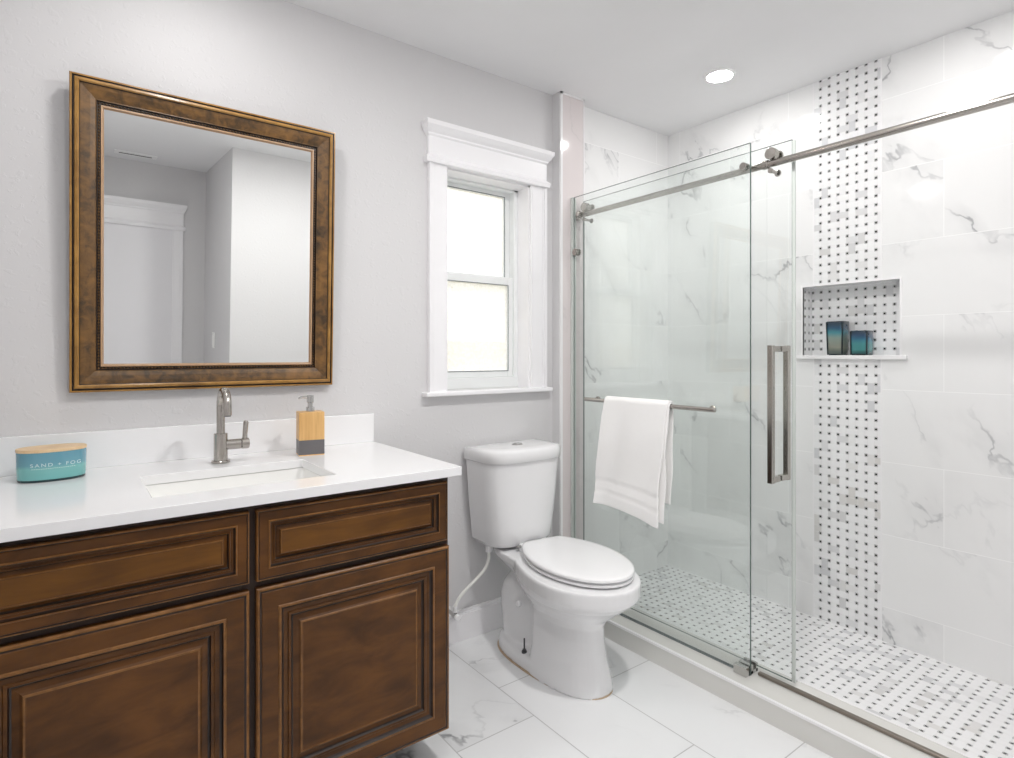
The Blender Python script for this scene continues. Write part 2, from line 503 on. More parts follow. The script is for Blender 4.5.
# niche wall: faces around the niche, mosaic band in the middle
NY0, NY1, NZ0, NZ1, ND = -0.758, -1.150, 1.200, 1.515, 0.088
BY0, BY1 = -0.806, -1.083
b = MB()
def wq(y0, y1, z0, z1, mi): b.quad((XN, y0, z0), (XN, y1, z0), (XN, y1, z1), (XN, y0, z1), mi)
ZT, ZB = CEIL+0.05, -0.05
wq(0.05, NY0, ZB, ZT, 0); wq(NY1, YF-0.05, ZB, ZT, 0)
wq(NY0, BY0, ZB, NZ0, 0); wq(BY1, NY1, ZB, NZ0, 0); wq(NY0, BY0, NZ1, ZT, 0); wq(BY1, NY1, NZ1, ZT, 0)
wq(BY0, BY1, ZB, NZ0, 1); wq(BY0, BY1, NZ1, ZT, 1)
xb = XN+ND
b.quad((xb, NY0, NZ0), (xb, NY1, NZ0), (xb, NY1, NZ1), (xb, NY0, NZ1), 1)
for yy in (NY0, NY1): b.quad((XN, yy, NZ0), (xb, yy, NZ0), (xb, yy, NZ1), (XN, yy, NZ1), 2)
b.quad((XN, NY0, NZ1), (XN, NY1, NZ1), (xb, NY1, NZ1), (xb, NY0, NZ1), 3)
b.quad((XN, NY0, NZ0), (XN, NY1, NZ0), (xb, NY1, NZ0), (xb, NY0, NZ0), 3)
XO = XN+0.14
b.quad((XO, 0.05, ZB), (XO, YF-0.05, ZB), (XO, YF-0.05, ZT), (XO, 0.05, ZT), 0)
for yy in (0.05, YF-0.05): b.quad((XN, yy, ZB), (XO, yy, ZB), (XO, yy, ZT), (XN, yy, ZT), 0)
for zz in (ZB, ZT): b.quad((XN, 0.05, zz), (XO, 0.05, zz), (XO, YF-0.05, zz), (XN, YF-0.05, zz), 0)
struct(b.build('wall_right', ['tileY', 'mosY', 'mosN', 'mosNt'], weld=True))
# niche edging and shelf
b = MB()
e = 0.008
b.box(XN-0.002, XN+0.01, NY0+e, NY0, NZ0, NZ1+e); b.box(XN-0.002, XN+0.01, NY1, NY1-e, NZ0, NZ1+e)
b.box(XN-0.002, XN+0.01, NY0, NY1, NZ1, NZ1+e)
struct(b.build('trim_1', 'tiletrim'))
b = MB(); b.box(XN-0.018, xb+0.002, -0.737, -1.178, 1.186, 1.203)
struct(b.build('trim_2', 'tiletrim', bevel=0.002))
# mosaic band edges
b = MB()
for yy in (BY0, BY1):
    for z0, z1 in ((0.0, 1.186), (NZ1+e, CEIL)):
        b.box(XN-0.0015, XN+0.004, yy-0.003, yy+0.003, z0, z1)
struct(b.build('trim_3', 'tiletrim'))
b = MB(); b.box(XL-0.1, XL, T, YD-0.1, -0.05, CEIL+0.05)
struct(b.build('wall_left', 'wall'))
b = MB(); b.box(XR, XN+0.14, YF, YF-0.12, -0.05, CEIL+0.05)
struct(b.build('wall_front', 'wall'))
b = MB(); b.box(XR, XR+0.12, YF-0.12, YD-0.1, -0.05, CEIL+0.05)
struct(b.build('wall_entry_side', 'wall'))
b = MB(); b.box(XL-0.1, XR+0.12, YD, YD-0.1, -0.05, CEIL+0.05)
struct(b.build('wall_entry_end', 'wall'))
b = MB(); b.box(XL-0.1, XN+0.2, T, YD-0.1, -0.1, 0)
struct(b.build('floor', 'floor'))
b = MB(); b.box(XL-0.1, XN+0.2, T, YD-0.1, CEIL, CEIL+0.1)
struct(b.build('ceiling', 'ceil'))
# tiled jamb column, curb, shower floor
XC0, XC1, YC = 1.838, 1.993, -0.055
b = MB(); b.box(XC0+0.008, XC1, 0.01, YC, 0, CEIL, 0)
b.box(XC0, XC0+0.008, 0.01, YC+0.004, 0, CEIL, 1)
struct(b.build('wall_jamb', ['jamb', 'wall']))
b = MB()
b.box(XC0+0.002, XC0+0.014, YC-0.003, YC+0.006, 0.078, CEIL); b.box(XC1-0.006, XC1+0.002, YC-0.003, YC+0.006, 0.078, CEIL)
b.box(XC0+0.002, XC1+0.002, YC-0.003, YC+0.004, CEIL-0.01, CEIL)
struct(b.build('trim_4', 'tiletrim'))
CX0, CX1, CZ = 1.829, 2.02, 0.078
b = MB(); b.box(CX0, CX1, 0.0, YF, 0, CZ, 0)
struct(b.build('shower_curb', 'curb'))
b = MB(); b.box(CX0-0.002, CX0+0.009, YC-0.003, YF, CZ-0.007, CZ+0.0015); b.box(CX1-0.006, CX1+0.002, YC, YF, CZ-0.006, CZ+0.0015)
struct(b.build('trim_5', 'tiletrim'))
b = MB(); b.box(CX1, XN, 0.0, YF, 0.0005, 0.016)
struct(b.build('shower_floor', 'mosF'))
# baseboards
def baseboard(name, x0, x1, y0, y1, axis):
    b = MB()
    if axis == 'x':   # along x, face at y1
        b.box(x0, x1, y0, y1, 0.0, 0.112); b.box(x0, x1, y0, y1-0.004*(1 if y1 < y0 else -1)*-1, 0.112, 0.118)
        b.box(x0, x1, y0, y0+(y1-y0)*0.6, 0.118, 0.13)
    else:
        b.box(x0, x1, y0, y1, 0.0, 0.112); b.box(x0, x0+(x1-x0)*0.6, y0, y1, 0.112, 0.13)
    return struct(b.build(name, 'trim', bevel=0.002))
baseboard('baseboard_back', 0.9, XC0, 0.0, -0.015, 'x')
baseboard('baseboard_front', XR, CX0, YF, YF+0.015, 'x')
baseboard('baseboard_left', XL, XL+0.015, -0.66, YD, 'y')
baseboard('baseboard_entry', XR, XR-0.015, YF, YD, 'y')

# ------------------------------------------------------------------ craftsman header shared by window and door
def header(b, x0, x1, z0, z1, y, s):
    """x0..x1 = frieze width; s = -1 projects towards -y, +1 towards +y"""
    hgt = z1-z0
    prof = [(0.0, 0.022, 0.006), (0.0, 0.030, 0.011), (0.016/hgt, 0.034, 0.014), (0.10, 0.034, 0.014), (0.14, 0.030, 0.014), (0.17, 0.024, 0.006),
            (0.20, 0.020, 0.0), (0.66, 0.020, 0.0), (0.70, 0.026, 0.004), (0.74, 0.027, 0.006), (0.78, 0.034, 0.012), (0.84, 0.046, 0.016), (0.87, 0.049, 0.018), (0.89, 0.052, 0.021), (1.0, 0.054, 0.022)]
    rings = []
    for f, d, ex in prof:
        z = z0+f*hgt
        rings.append([(x0-ex, y, z), (x0-ex, y+s*d, z), (x1+ex, y+s*d, z), (x1+ex, y, z)])
    b.loft(rings)
def casing(b, x0, x1, z0, z1, y, s, inner):
    """flat casing with a stepped back band on the outside; inner = +1 if the opening is on the +x side"""
    w = x1-x0
    if inner > 0: xs = [(x0, x0+0.014, 0.022), (x0+0.014, x0+0.022, 0.017), (x0+0.022, x1-0.008, 0.014), (x1-0.008, x1, 0.012)]
    else: xs = [(x1-0.014, x1, 0.022), (x1-0.022, x1-0.014, 0.017), (x0+0.008, x1-0.022, 0.014), (x0, x0+0.008, 0.012)]
    for a, c, d in xs: b.box(a, c, y, y+s*d, z0, z1)

# window_1: casing, header, stool, frame, two sashes with frosted panes
win = MB(); header(win, 1.158, 1.785, 1.985, 2.147, 0.0, -1)
window = struct(win.build('window_1', 'trim', smooth=30))
window['label'] = 'white framed double hung window with frosted panes beside the shower'
b = MB(); casing(b, 1.162, 1.252, 1.053, 1.986, 0.0, -1, +1); b.build('window_casing', 'trim', window, bevel=0.0015)
b = MB(); casing(b, 1.698, 1.788, 1.053, 1.986, 0.0, -1, -1); b.build('window_casing', 'trim', window, bevel=0.0015)
b = MB(); b.box(1.138, 1.806, 0.085, -0.042, 1.036, 1.054); b.build('window_sill', 'trim', window, bevel=0.004)
b = MB()
for x0, x1 in ((WX0, WX0+0.008), (WX1-0.008, WX1)): b.box(x0, x1, 0.0, 0.10, WZ0, WZ1)
b.box(WX0, WX1, 0.0, 0.10, WZ1-0.008, WZ1)
b.build('window_jamb', 'trim', window)
ix0, ix1 = WX0+0.008, WX1-0.008
b = MB()
b.box(ix0, ix0+0.022, 0.08, 0.15, 1.055, 1.977); b.box(ix1-0.022, ix1, 0.08, 0.15, 1.055, 1.977)
b.box(ix0, ix1, 0.08, 0.15, 1.967, 1.977); b.box(ix0, ix1, 0.078, 0.15, 1.055, 1.103)
wf = b.build('window_frame', 'vinyl', window, bevel=0.002)
def sash(y, z0, z1, rail_t, rail_b, name):
    x0, x1 = ix0+0.022, ix1-0.022; st = 0.030
    b = MB()
    b.box(x0, x0+st, y, y+0.025, z0, z1); b.box(x1-st, x1, y, y+0.025, z0, z1)
    b.box(x0+st, x1-st, y, y+0.025, z1-rail_t, z1); b.box(x0+st, x1-st, y, y+0.025, z0, z0+rail_b)
    s_ = b.build(name, 'vinyl', window, bevel=0.002)
    b = MB(); b.nest(x0+st-0.004, x1-st+0.004, z0+rail_b-0.004, z1-rail_t+0.004, y, [(0, 0.0), (0, 0.0012), (0.004, 0.0012), (0.004, 0.0)], [0, 0, 0])
    b.build('glazing_gasket', 'gasket', s_)
    b = MB(); b.box(x0+st-0.002, x1-st+0.002, y+0.008, y+0.014, z0+rail_b-0.002, z1-rail_t+0.002)
    b.build('pane', 'pane', s_)
    return s_
sash(0.118, 1.535, 1.967, 0.022, 0.03, 'upper_sash')
sash(0.090, 1.103, 1.567, 0.040, 0.030, 'lower_sash')

# door_1 in the entry (seen in the mirror)
dm = MB(); header(dm, -0.168, 0.715, 1.955, 2.150, YD, +1)
door = struct(dm.build('door_1', 'trim', smooth=30)); door['label'] = 'white entry door with tall header seen in the mirror'
b = MB(); casing(b, 0.640, 0.714, 0, 1.957, YD, +1, -1); b.build('door_casing', 'trim', door, bevel=0.0015)
b = MB(); casing(b, -0.168, -0.094, 0, 1.957, YD, +1, +1); b.build('door_casing', 'trim', door, bevel=0.0015)
b = MB(); b.box(-0.094, 0.640, YD, YD+0.008, 0.008, 1.955); dp = b.build('door_panel', 'door', door)
b = MB(); b.cyl((-0.03, YD+0.006, 0.94), (-0.03, YD+0.05, 0.94), 0.011); b.cyl((-0.03, YD+0.045, 0.94), (-0.03, YD+0.075, 0.94), 0.026, bev=0.008)
b.cyl((-0.03, YD+0.004, 0.94), (-0.03, YD+0.014, 0.94), 0.03, bev=0.003)
b.build('door_handle', 'nickel', dp, smooth=40)

# outside: lawn, and a tan fence added to warm the lower frosted pane
b = MB(); b.box(-6, 10, T, 14, -0.4, -0.3); struct(b.build('exterior_ground', 'grass'))
b = MB()
for k in range(40):
    b.box(-3+k*0.2, -3+k*0.2+0.19, 3.2, 3.23, -0.3, 1.35)
b.box(-3, 5, 3.23, 3.27, 0.1, 0.2); b.box(-3, 5, 3.23, 3.27, 0.95, 1.05)
struct(b.build('exterior_tint_fence', 'fence'))

# ================================================================== LIGHTS (recessed cans, each a thing; the last two added as fill)
def can(x, y, label, strength, r=0.060):
    t = thing('ceiling_light', label, 'ceiling light', (x, y, CEIL), 'recessed ceiling lights')
    b = MB()
    prof = [(r*1.02, 0.0), (r*1.30, 0.0), (r*1.30, 0.003), (r*1.22, 0.006), (r*1.04, 0.006), (r*1.0, 0.001)]
    n = 40
    rings = [[(x+q*math.cos(2*PI*i/n), y+q*math.sin(2*PI*i/n), CEIL-d) for i in range(n)] for q, d in prof]
    b.loft(rings, 0, False, False)
    b.build('trim_ring', 'lamptrim', t, smooth=40)
    lens = emitter('lamp_lens', (1.0, 0.985, 0.965), LAMP*strength)
    b = MB(); b.loft([[(x+q*math.cos(2*PI*i/n), y+q*math.sin(2*PI*i/n), CEIL-d) for i in range(n)] for q, d in ((r*1.01, 0.0), (r*1.0, 0.005), (r*0.9, 0.008), (r*0.6, 0.0095))])
    b.build('lens', lens, t)
can(2.300, -0.592, 'round white recessed light in the ceiling above the glass shower door', 108, 0.052)
can(2.300, -1.42, 'round recessed light over the open end of the shower, reflected in the marble wall', 78, 0.052)
can(0.30, -0.47, 'round recessed light in the ceiling above the vanity and mirror', 84)
can(1.25, -1.35, 'unseen recessed fill light added in the middle of the room, between vanity and shower', 410)  # added fill lamp out of view, evens the room by floor bounce
can(0.30, -1.62, 'unseen recessed fill light added in the ceiling short of the entry', 170)  # added fill lamp, placed where the mirror does not show it

# ceiling vent and light switch, both seen in the mirror
t = thing('ceiling_vent', 'white ceiling vent with dark slot seen in the mirror above the door', 'vent', (0.38, -2.98, CEIL))
b = MB(); b.box(0.25, 0.51, -2.93, -3.03, CEIL-0.006, CEIL); b.build('vent_plate', 'lamptrim', t, bevel=0.002)
b = MB(); b.box(0.28, 0.48, -2.972, -2.988, CEIL-0.008, CEIL-0.004); b.build('vent_slot', 'ventdark', t)
t = thing('light_switch', 'white light switch on the entry wall seen at the bottom of the mirror', 'switch', (XR, -2.80, 1.12))
b = MB(); b.box(XR-0.006, XR, -2.765, -2.835, 1.062, 1.178); b.build('switch_plate', 'switch', t, bevel=0.002)
b = MB(); b.box(XR-0.010, XR-0.004, -2.783, -2.817, 1.087, 1.153); b.build('rocker', 'switch', t, bevel=0.002)

# ================================================================== VANITY
VX0, VX1, VYF = -0.185, 0.899, -0.600
t = vanity = thing('vanity_cabinet', 'dark brown glazed wooden vanity cabinet under the white countertop', 'cabinet', (0.354, -0.3, 0.0))
b = MB()
b.box(VX0, VX0+0.018, -0.004, VYF+0.02, 0.0, 0.851); b.box(VX1-0.018, VX1, -0.004, VYF+0.02, 0.10, 0.851)
b.box(VX1-0.018, VX1, -0.004, -0.40, 0.0, 0.10)
b.box(VX0+0.018, VX1-0.018, -0.004, VYF+0.02, 0.10, 0.118); b.box(VX0+0.018, VX1-0.018, -0.40, -0.385, 0.0, 0.10)
b.box(VX0+0.018, VX1-0.018, -0.004, -0.016, 0.118, 0.851)
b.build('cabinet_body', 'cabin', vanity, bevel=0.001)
b = MB()
y0, y1 = VYF+0.02, VYF
SX = 0.349
b.box(VX0, VX0+0.03, y0, y1, 0.10, 0.851); b.box(VX1-0.03, VX1, y0, y1, 0.10, 0.851); b.box(SX-0.022, SX+0.022, y0, y1, 0.10, 0.851)
for xa, xb_ in ((VX0+0.03, SX-0.022), (SX+0.022, VX1-0.03)):
    b.box(xa, xb_, y0, y1, 0.815, 0.851); b.box(xa, xb_, y0, y1, 0.635, 0.675); b.box(xa, xb_, y0, y1, 0.10, 0.135)
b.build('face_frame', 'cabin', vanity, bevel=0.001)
DP = [(0, 0), (0, .016), (.003, .0195), (.007, .0200), (.009, .0182), (.0115, .0182), (.0135, .0195), (.050, .0195), (.052, .0220), (.057, .0220), (.060, .0165), (.064, .0135),
      (.074, .0125), (.076, .0150), (.082, .0150), (.0845, .0105), (.088, .0090), (.100, .0120), (.104, .0150), (.1055, .0170), (.109, .0170), (.112, .0162)]
#        0  edge 1 edge 2 edge 3 groove..
DM = [0, 2, 2, 1, 1, 0, 0, 2, 2, 1, 1, 0, 0, 0, 1, 1, 0, 0, 2, 2, 0]
def front(x0, x1, z0, z1, name, k=1.0, cap=0):
    b = MB()
    prof = [(i*k if i <= .0135 else .0135*k+(i-.0135)*k, h) for i, h in DP]
    b.nest(x0, x1, z0, z1, VYF, prof, DM, cap=cap)
    b.quad((x0, VYF, z0), (x1, VYF, z0), (x1, VYF, z1), (x0, VYF, z1), 1)
    return b.build(name, ['cab', 'cabglaze', 'cabedge', 'cabgold'], vanity)
DRT, DRB, DOT, DOB = 0.8335, 0.6625, 0.645, 0.107
RX0, RX1, LX0, LX1 = 0.3575, 0.893, -0.178, 0.3415
front(LX0, LX1, DRB, DRT, 'drawer', 0.54, 3); front(RX0, RX1-0.006, DRB, DRT, 'drawer', 0.54, 3)
front(LX0, LX1, DOB, DOT, 'door'); front(RX0, RX1, DOB, DOT, 'door')

b = MB(); b.cyl((VX1, -0.50, 0.73), (VX1+0.012, -0.50, 0.73), 0.006, 16); kn = b.build('side_knob', 'chrome', vanity, smooth=40); kn['label'] = 'tiny white rounded knob on the right side'
b = MB(); b.cyl((VX1+0.010, -0.50, 0.73), (VX1+0.024, -0.50, 0.73), 0.015, 24, bev=0.005); b.build('knob_cap', 'plastic', kn, smooth=40)
# countertop with rectangular cutout, backsplash a part of it
SX0, SX1, SY0, SY1 = 0.153, 0.585, -0.240, -0.530
CT, CB, CF, CR_ = 0.8776, 0.8515, -0.640, 0.923
counter = thing('countertop', 'white quartz countertop with backsplash on the brown vanity', 'countertop', (0.366, -0.3, CB))
b = MB()
def ringtop(z, up):
    o = [(XL+0.002, -0.002), (CR_, -0.002), (CR_, CF), (XL+0.002, CF)]
    i = [(SX0, SY0), (SX1, SY0), (SX1, SY1), (SX0, SY1)]
    return [(x, y, z) for x, y in o]+[(x, y, z) for x, y in i]
vs = ringtop(CT, 1)+ringtop(CB, 0); fs = []
for k in range(4):
    j = (k+1) % 4
    fs += [(k, j, 4+j, 4+k), (8+k, 8+j, 12+j, 12+k), (k, j, 8+j, 8+k), (4+k, 4+j, 12+j, 12+k)]
b.add(vs, fs)
b.build('slab', 'quartz', counter, bevel=0.002)
b = MB(); b.box(XL+0.002, CR_, -0.002, -0.021, CT, 0.983); b.build('backsplash', 'quartz', counter, bevel=0.0015)

# undermount sink
sink = thing('sink', 'white rectangular undermount sink set into the countertop', 'sink', (0.369, -0.385, 0.70))
def rrect(cx, cy_, hx, hy, r, z, n=6):
    pts = []
    for sx, sy, a0 in ((1, 1, 0), (-1, 1, PI/2), (-1, -1, PI), (1, -1, 1.5*PI)):
        for k in range(n+1):
            a = a0+k*PI/2/n
            pts.append((cx+sx*(hx-r)+r*math.cos(a), cy_+sy*(hy-r)+r*math.sin(a), z))
    return pts
cx, cyy = (SX0+SX1)/2, (SY0+SY1)/2; hx, hy = (SX1-SX0)/2, (SY0-SY1)/2
b = MB()
b.loft([rrect(cx, cyy, hx+0.02, hy+0.02, 0.03, 0.72), rrect(cx, cyy, hx+0.025, hy+0.022, 0.03, 0.8505), rrect(cx, cyy, hx+0.003, hy+0.003, 0.012, 0.8505), rrect(cx, cyy, hx+0.001, hy+0.001, 0.02, 0.835),
        rrect(cx, cyy, hx-0.006, hy-0.006, 0.03, 0.755), rrect(cx, cyy, hx-0.02, hy-0.02, 0.035, 0.737), rrect(cx, cyy, hx-0.05, hy-0.05, 0.04, 0.731), rrect(cx, cyy, 0.03, 0.03, 0.03, 0.727)])
b.build('basin', 'sinkc', sink, smooth=50)
b = MB(); b.cyl((cx, cyy, 0.726), (cx, cyy, 0.7295), 0.022, bev=0.001); b.build('drain', 'nickel', sink, smooth=40)

# faucet
fx, fy = 0.368, -0.150
fa = thing('faucet', 'brushed nickel gooseneck faucet with side lever behind the sink', 'faucet', (fx, fy, CT))
b = MB(); b.cyl((fx, fy, CT), (fx, fy, CT+0.008), 0.0265, 36, bev=0.002); b.build('base_ring', 'nickel', fa, smooth=40)
b = MB(); b.cyl((fx, fy, CT+0.006), (fx, fy, 0.967), 0.0195, 36, bev=0.0012); b.build('body', 'nickel', fa, smooth=40)
b = MB()
pts = [(fx, fy, 0.962), (fx, fy, 1.0), (fx, fy, 1.04)]
ra = 0.047; za = 1.050
for k in range(0, 15):
    a = PI*k/14
    pts.append((fx, fy-ra+ra*math.cos(a), za+ra*1.02*math.sin(a)))
pts += [(fx, fy-2*ra, 1.029)]
b.tube(pts, 0.0118, 20); b.build('spout', 'nickel', fa, smooth=50)
b = MB(); b.cyl((fx, fy-2*ra, 1.030), (fx, fy-2*ra, 1.026), 0.0095, 20); b.build('aerator', 'steeldark', fa, smooth=40)
b = MB(); hz = 0.931
b.cyl((fx+0.012, fy, hz), (fx+0.056, fy, hz), 0.0155, 28, bev=0.0008); b.cyl((fx+0.0575, fy, hz), (fx+0.080, fy, hz), 0.0165, 28, bev=0.002)
ha = b.build('handle', 'nickel', fa, smooth=40)
b = MB(); b.tube([(fx+0.068, fy, hz+0.010), (fx+0.0685, fy-0.002, hz+0.03), (fx+0.071, fy-0.004, hz+0.066), (fx+0.0712, fy-0.0045, hz+0.070)], [0.008, 0.0074, 0.0078, 0.005], 16)
b.build('lever', 'nickel', ha, smooth=50)

# soap dispenser
so = thing('soap_dispenser', 'square bamboo soap dispenser with grey base and chrome pump beside the faucet', 'soap dispenser', (0.637, -0.158, CT))
sx, sy = 0.637, -0.158; hw, hd = 0.040, 0.032
b = MB(); b.box(sx-hw, sx+hw, sy-hd, sy+hd, CT+0.050, CT+0.141); b.build('bamboo_body', 'bamboo', so, bevel=0.0015)
b = MB(); b.box(sx-hw, sx+hw, sy-hd, sy+hd, CT+0.003, CT+0.0505); b.build('grey_base', 'slate', so, bevel=0.001)
b = MB(); b.box(sx-hw+0.0005, sx+hw-0.0005, sy-hd+0.0005, sy+hd-0.0005, CT, CT+0.0032); b.build('foot_strip', 'bamboo', so)
b = MB()
z = CT+0.140
b.cyl((sx, sy, z), (sx, sy, z+0.016), 0.0135, bev=0.001); b.cyl((sx, sy, z+0.015), (sx, sy, z+0.032), 0.0085); b.cyl((sx, sy, z+0.030), (sx, sy, z+0.054), 0.0115, bev=0.001)
pm = b.build('pump', 'chrome', so, smooth=40)
b = MB(); b.tube([(sx-0.005, sy, z+0.048), (sx-0.024, sy-0.003, z+0.049), (sx-0.034, sy-0.005, z+0.0475), (sx-0.036, sy-0.005, z+0.043)], [0.0045, 0.004, 0.0036, 0.003], 12)
b.build('nozzle', 'chrome', pm, smooth=50)
so.rotation_euler.z = R(-9)

# oval jar candle with lettering
cl = (-0.037, -0.126, CT)
ca = thing('jar_candle', 'oval teal glass candle with pale wooden lid on the left end of the countertop', 'candle', cl)
CA, CBb = 0.0745, 0.053
def oval(z, k, n=56, p=2.25):
    out = []
    for i in range(n):
        a = 2*PI*i/n; c, s_ = math.cos(a), math.sin(a)
        out.append((cl[0]+k*CA*math.copysign(abs(c)**(2/p), c), cl[1]+k*CBb*math.copysign(abs(s_)**(2/p), s_), CT+z))
    return out
b = MB(); b.loft([oval(0.006, 0.975), oval(0.012, 0.985), oval(0.040, 1.0), oval(0.0745, 1.0), oval(0.076, 0.99)]); b.build('glass_jar', 'candle', ca, smooth=50)
b = MB(); b.loft([oval(0.0, 0.93), oval(0.001, 0.965), oval(0.0065, 0.976)]); b.build('glass_foot', 'candlefoot', ca, smooth=50)
b = MB(); b.loft([oval(0.0758, 0.96), oval(0.0762, 1.0), oval(0.077, 1.012), oval(0.0825, 1.012), oval(0.084, 1.0)]); b.build('lid', 'lidwood', ca, smooth=40)
def lettering(body, size, zc, name, parent, half):
    cu = bpy.data.curves.new('lettering', 'FONT'); cu.body = body; cu.size = size; cu.align_x = 'CENTER'; cu.align_y = 'CENTER'; cu.space_character = 1.35; cu.extrude = 0.0
    to = bpy.data.objects.new('lettering_tmp', cu); COL.objects.link(to)
    dg = bpy.context.evaluated_depsgraph_get()
    me = bpy.data.meshes.new_from_object(to.evaluated_get(dg))
    bpy.data.objects.remove(to)
    xs = [v.co.x for v in me.vertices]; wid = max(abs(min(xs)), abs(max(xs)))
    b = MB()
    vs = []
    for v in me.vertices:
        x = v.co.x/wid*half+0.005
        k = max(0.0, 1-abs((x)/CA)**2.25)**(1/2.25)
        vs.append((cl[0]+x, cl[1]-CBb*k-0.0006, CT+zc+v.co.y))
    b.add(vs, [tuple(p.vertices) for p in me.polygons])
    return b.build(name, 'print', parent)
lettering('SAND + FOG', 0.0125, 0.044, 'lettering', ca, 0.053)
b = MB(); n = 20
for i in range(n):
    xa, xb2 = -0.046+0.092*i/n, -0.046+0.092*(i+0.8)/n
    ya, yb2 = [cl[1]-CBb*(1-abs(q/CA)**2.25)**(1/2.25)-0.0006 for q in (xa, xb2)]
    b.quad((cl[0]+xa, ya, CT+0.0345), (cl[0]+xb2, yb2, CT+0.0345), (cl[0]+xb2, yb2, CT+0.0356), (cl[0]+xa, ya, CT+0.0356))
b.build('fine_print', 'print', ca)
ca.rotation_euler.z = R(6)

# ================================================================== MIRROR (leans out a little at the top)
MX0, MX1, MZ0, MZ1 = -0.001, 0.7595, 1.0985, 1.999
mi_ = thing('wall_mirror', 'large framed wall mirror with antique gold and bronze frame above the sink', 'mirror', (0.379, -0.002, MZ0))
FP = [(0, 0), (0, .026), (.002, .030), (.006, .030), (.008, .026), (.0105, .026), (.0125, .034), (.019, .036), (.0225, .033), (.0245, .029), (.034, .0275), (.048, .024), (.060, .020),
      (.0625, .0205), (.0645, .014), (.072, .014), (.0735, .0165), (.0775, .0165), (.0795, .011), (.0815, .008)]
FM = [2, 0, 0, 2, 2, 0, 0, 0, 2, 1, 1, 1, 1, 2, 2, 2, 3, 3, 3]
b = MB(); b.nest(MX0, MX1, MZ0, MZ1, -0.002, FP, FM)
fr = b.build('frame', ['gold', 'frame', 'fdark', 'flip'], mi_)
b = MB()
def bead(x, z, along):
    y = -0.002-0.0145; r1, r2 = 0.0042, 0.0028
    dx, dz = (r1, r2) if along else (r2, r1)
    b.add([(x-dx, y, z), (x, y, z-dz), (x+dx, y, z), (x, y, z+dz), (x, y-0.004, z)], [(0, 1, 4), (1, 2, 4), (2, 3, 4), (3, 0, 4)])
ins = 0.0685
n = 70
for i in range(n+1):
    x = MX0+ins+(MX1-MX0-2*ins)*i/n
    bead(x, MZ0+ins, 1); bead(x, MZ1-ins, 1)
n = 86
for i in range(1, n):
    z = MZ0+ins+(MZ1-MZ0-2*ins)*i/n
    bead(MX0+ins, z, 0); bead(MX1-ins, z, 0)
b.build('beading', 'frame', fr)
b = MB(); b.box(MX0+0.078, MX1-0.078, -0.0035, -0.0105, MZ0+0.078, MZ1-0.078); b.build('mirror_glass', 'mirror', mi_)
b = MB(); b.box(MX0+0.004, MX1-0.004, -0.0022, -0.0034, MZ0+0.004, MZ1-0.004); b.build('backing', 'cabin', mi_)
mi_.rotation_euler.x = R(2.0)

# ================================================================== TOILET
TX = 1.512
to_ = thing('toilet', 'white two piece toilet between the vanity and the shower', 'toilet', (TX, -0.38, 0.0))
def egg(yb, yf, hw, z, n=44, p=2.6, split=0.46, pf=2.0):
    yc = yb+(yf-yb)*split; out = []
    for i in range(n):
        a = 2*PI*i/n; c, s_ = math.cos(a), math.sin(a)
        if s_ >= 0:     # back
            out.append((TX+hw*math.copysign(abs(c)**(2/p), c), yc+(yb-yc)*abs(s_)**(2/p), z))
        else:
            out.append((TX+hw*math.copysign(abs(c)**(2/pf), c), yc+(yf-yc)*abs(s_)**(2/pf), z))
    return out
b = MB()
# bowl and front pedestal
b.loft([egg(-.345, -.657, .126, 0, p=5, split=.25, pf=2.3), egg(-.345, -.654, .121, .03, p=5, split=.25, pf=2.2), egg(-.35, -.640, .108, .10, p=5, split=.25), egg(-.35, -.628, .101, .18, p=5, split=.25), egg(-.34, -.626, .101, .225, p=4, split=.3), egg(-.31, -.640, .111, .252, p=2.4, split=.42), egg(-.24, -.694, .146, .295, p=2.0, split=.52),
        egg(-.20, -.734, .174, .325, p=1.75, split=.58), egg(-.175, -.761, .187, .349, p=1.65, split=.60), egg(-.17, -.764, .192, .357, p=1.65, split=.60), egg(-.17, -.766, .192, .399, p=1.65, split=.60), egg(-.175, -.765, .187, .406, p=1.65, split=.60)])
# foot flange
b.loft([egg(-.085, -.652, .1225, 0, p=2.6), egg(-.087, -.650, .121, .038, p=2.6), egg(-.095, -.64, .113, .050, p=2.6), egg(-.11, -.60, .09, .055, p=2.6)])
# trapway swelling behind the pedestal
b.loft([egg(-.115, -.31, .078, 0.02), egg(-.105, -.325, .082, .10), egg(-.095, -.335, .086, .17), egg(-.095, -.335, .085, .22), egg(-.105, -.33, .078, .26), egg(-.125, -.32, .062, .29), egg(-.15, -.30, .04, .325)])
b.loft([egg(-.20, -.46, .05, 0.02), egg(-.20, -.46, .055, .20), egg(-.18, -.46, .06, .34)])
# deck that carries the tank
b.loft([egg(-.14, -.40, .070, .315, p=2.4, split=.6), egg(-.09, -.42, .100, .352, p=2.6, split=.7), egg(-.055, -.44, .117, .378, p=3, split=.7), egg(-.05, -.44, .121, .400, p=3, split=.7), egg(-.055, -.44, .117, .406, p=3, split=.7)])
bowl = b.build('bowl', 'ceramic', to_)
for p_ in bowl.data.polygons: p_.use_smooth = True
md = bowl.modifiers.new('fuse', 'REMESH'); md.mode = 'VOXEL'; md.voxel_size = 0.005; md.use_smooth_shade = True
md = bowl.modifiers.new('soften', 'SMOOTH'); md.factor = 0.5; md.iterations = 5
b = MB(); b.loft([egg(-.082, -.660, .1285, 0.0, pf=2.25), egg(-.082, -.660, .1285, .003, pf=2.25), egg(-.09, -.652, .118, .005, pf=2.25)]); b.build('caulk_line', 'caulk', to_, smooth=40)
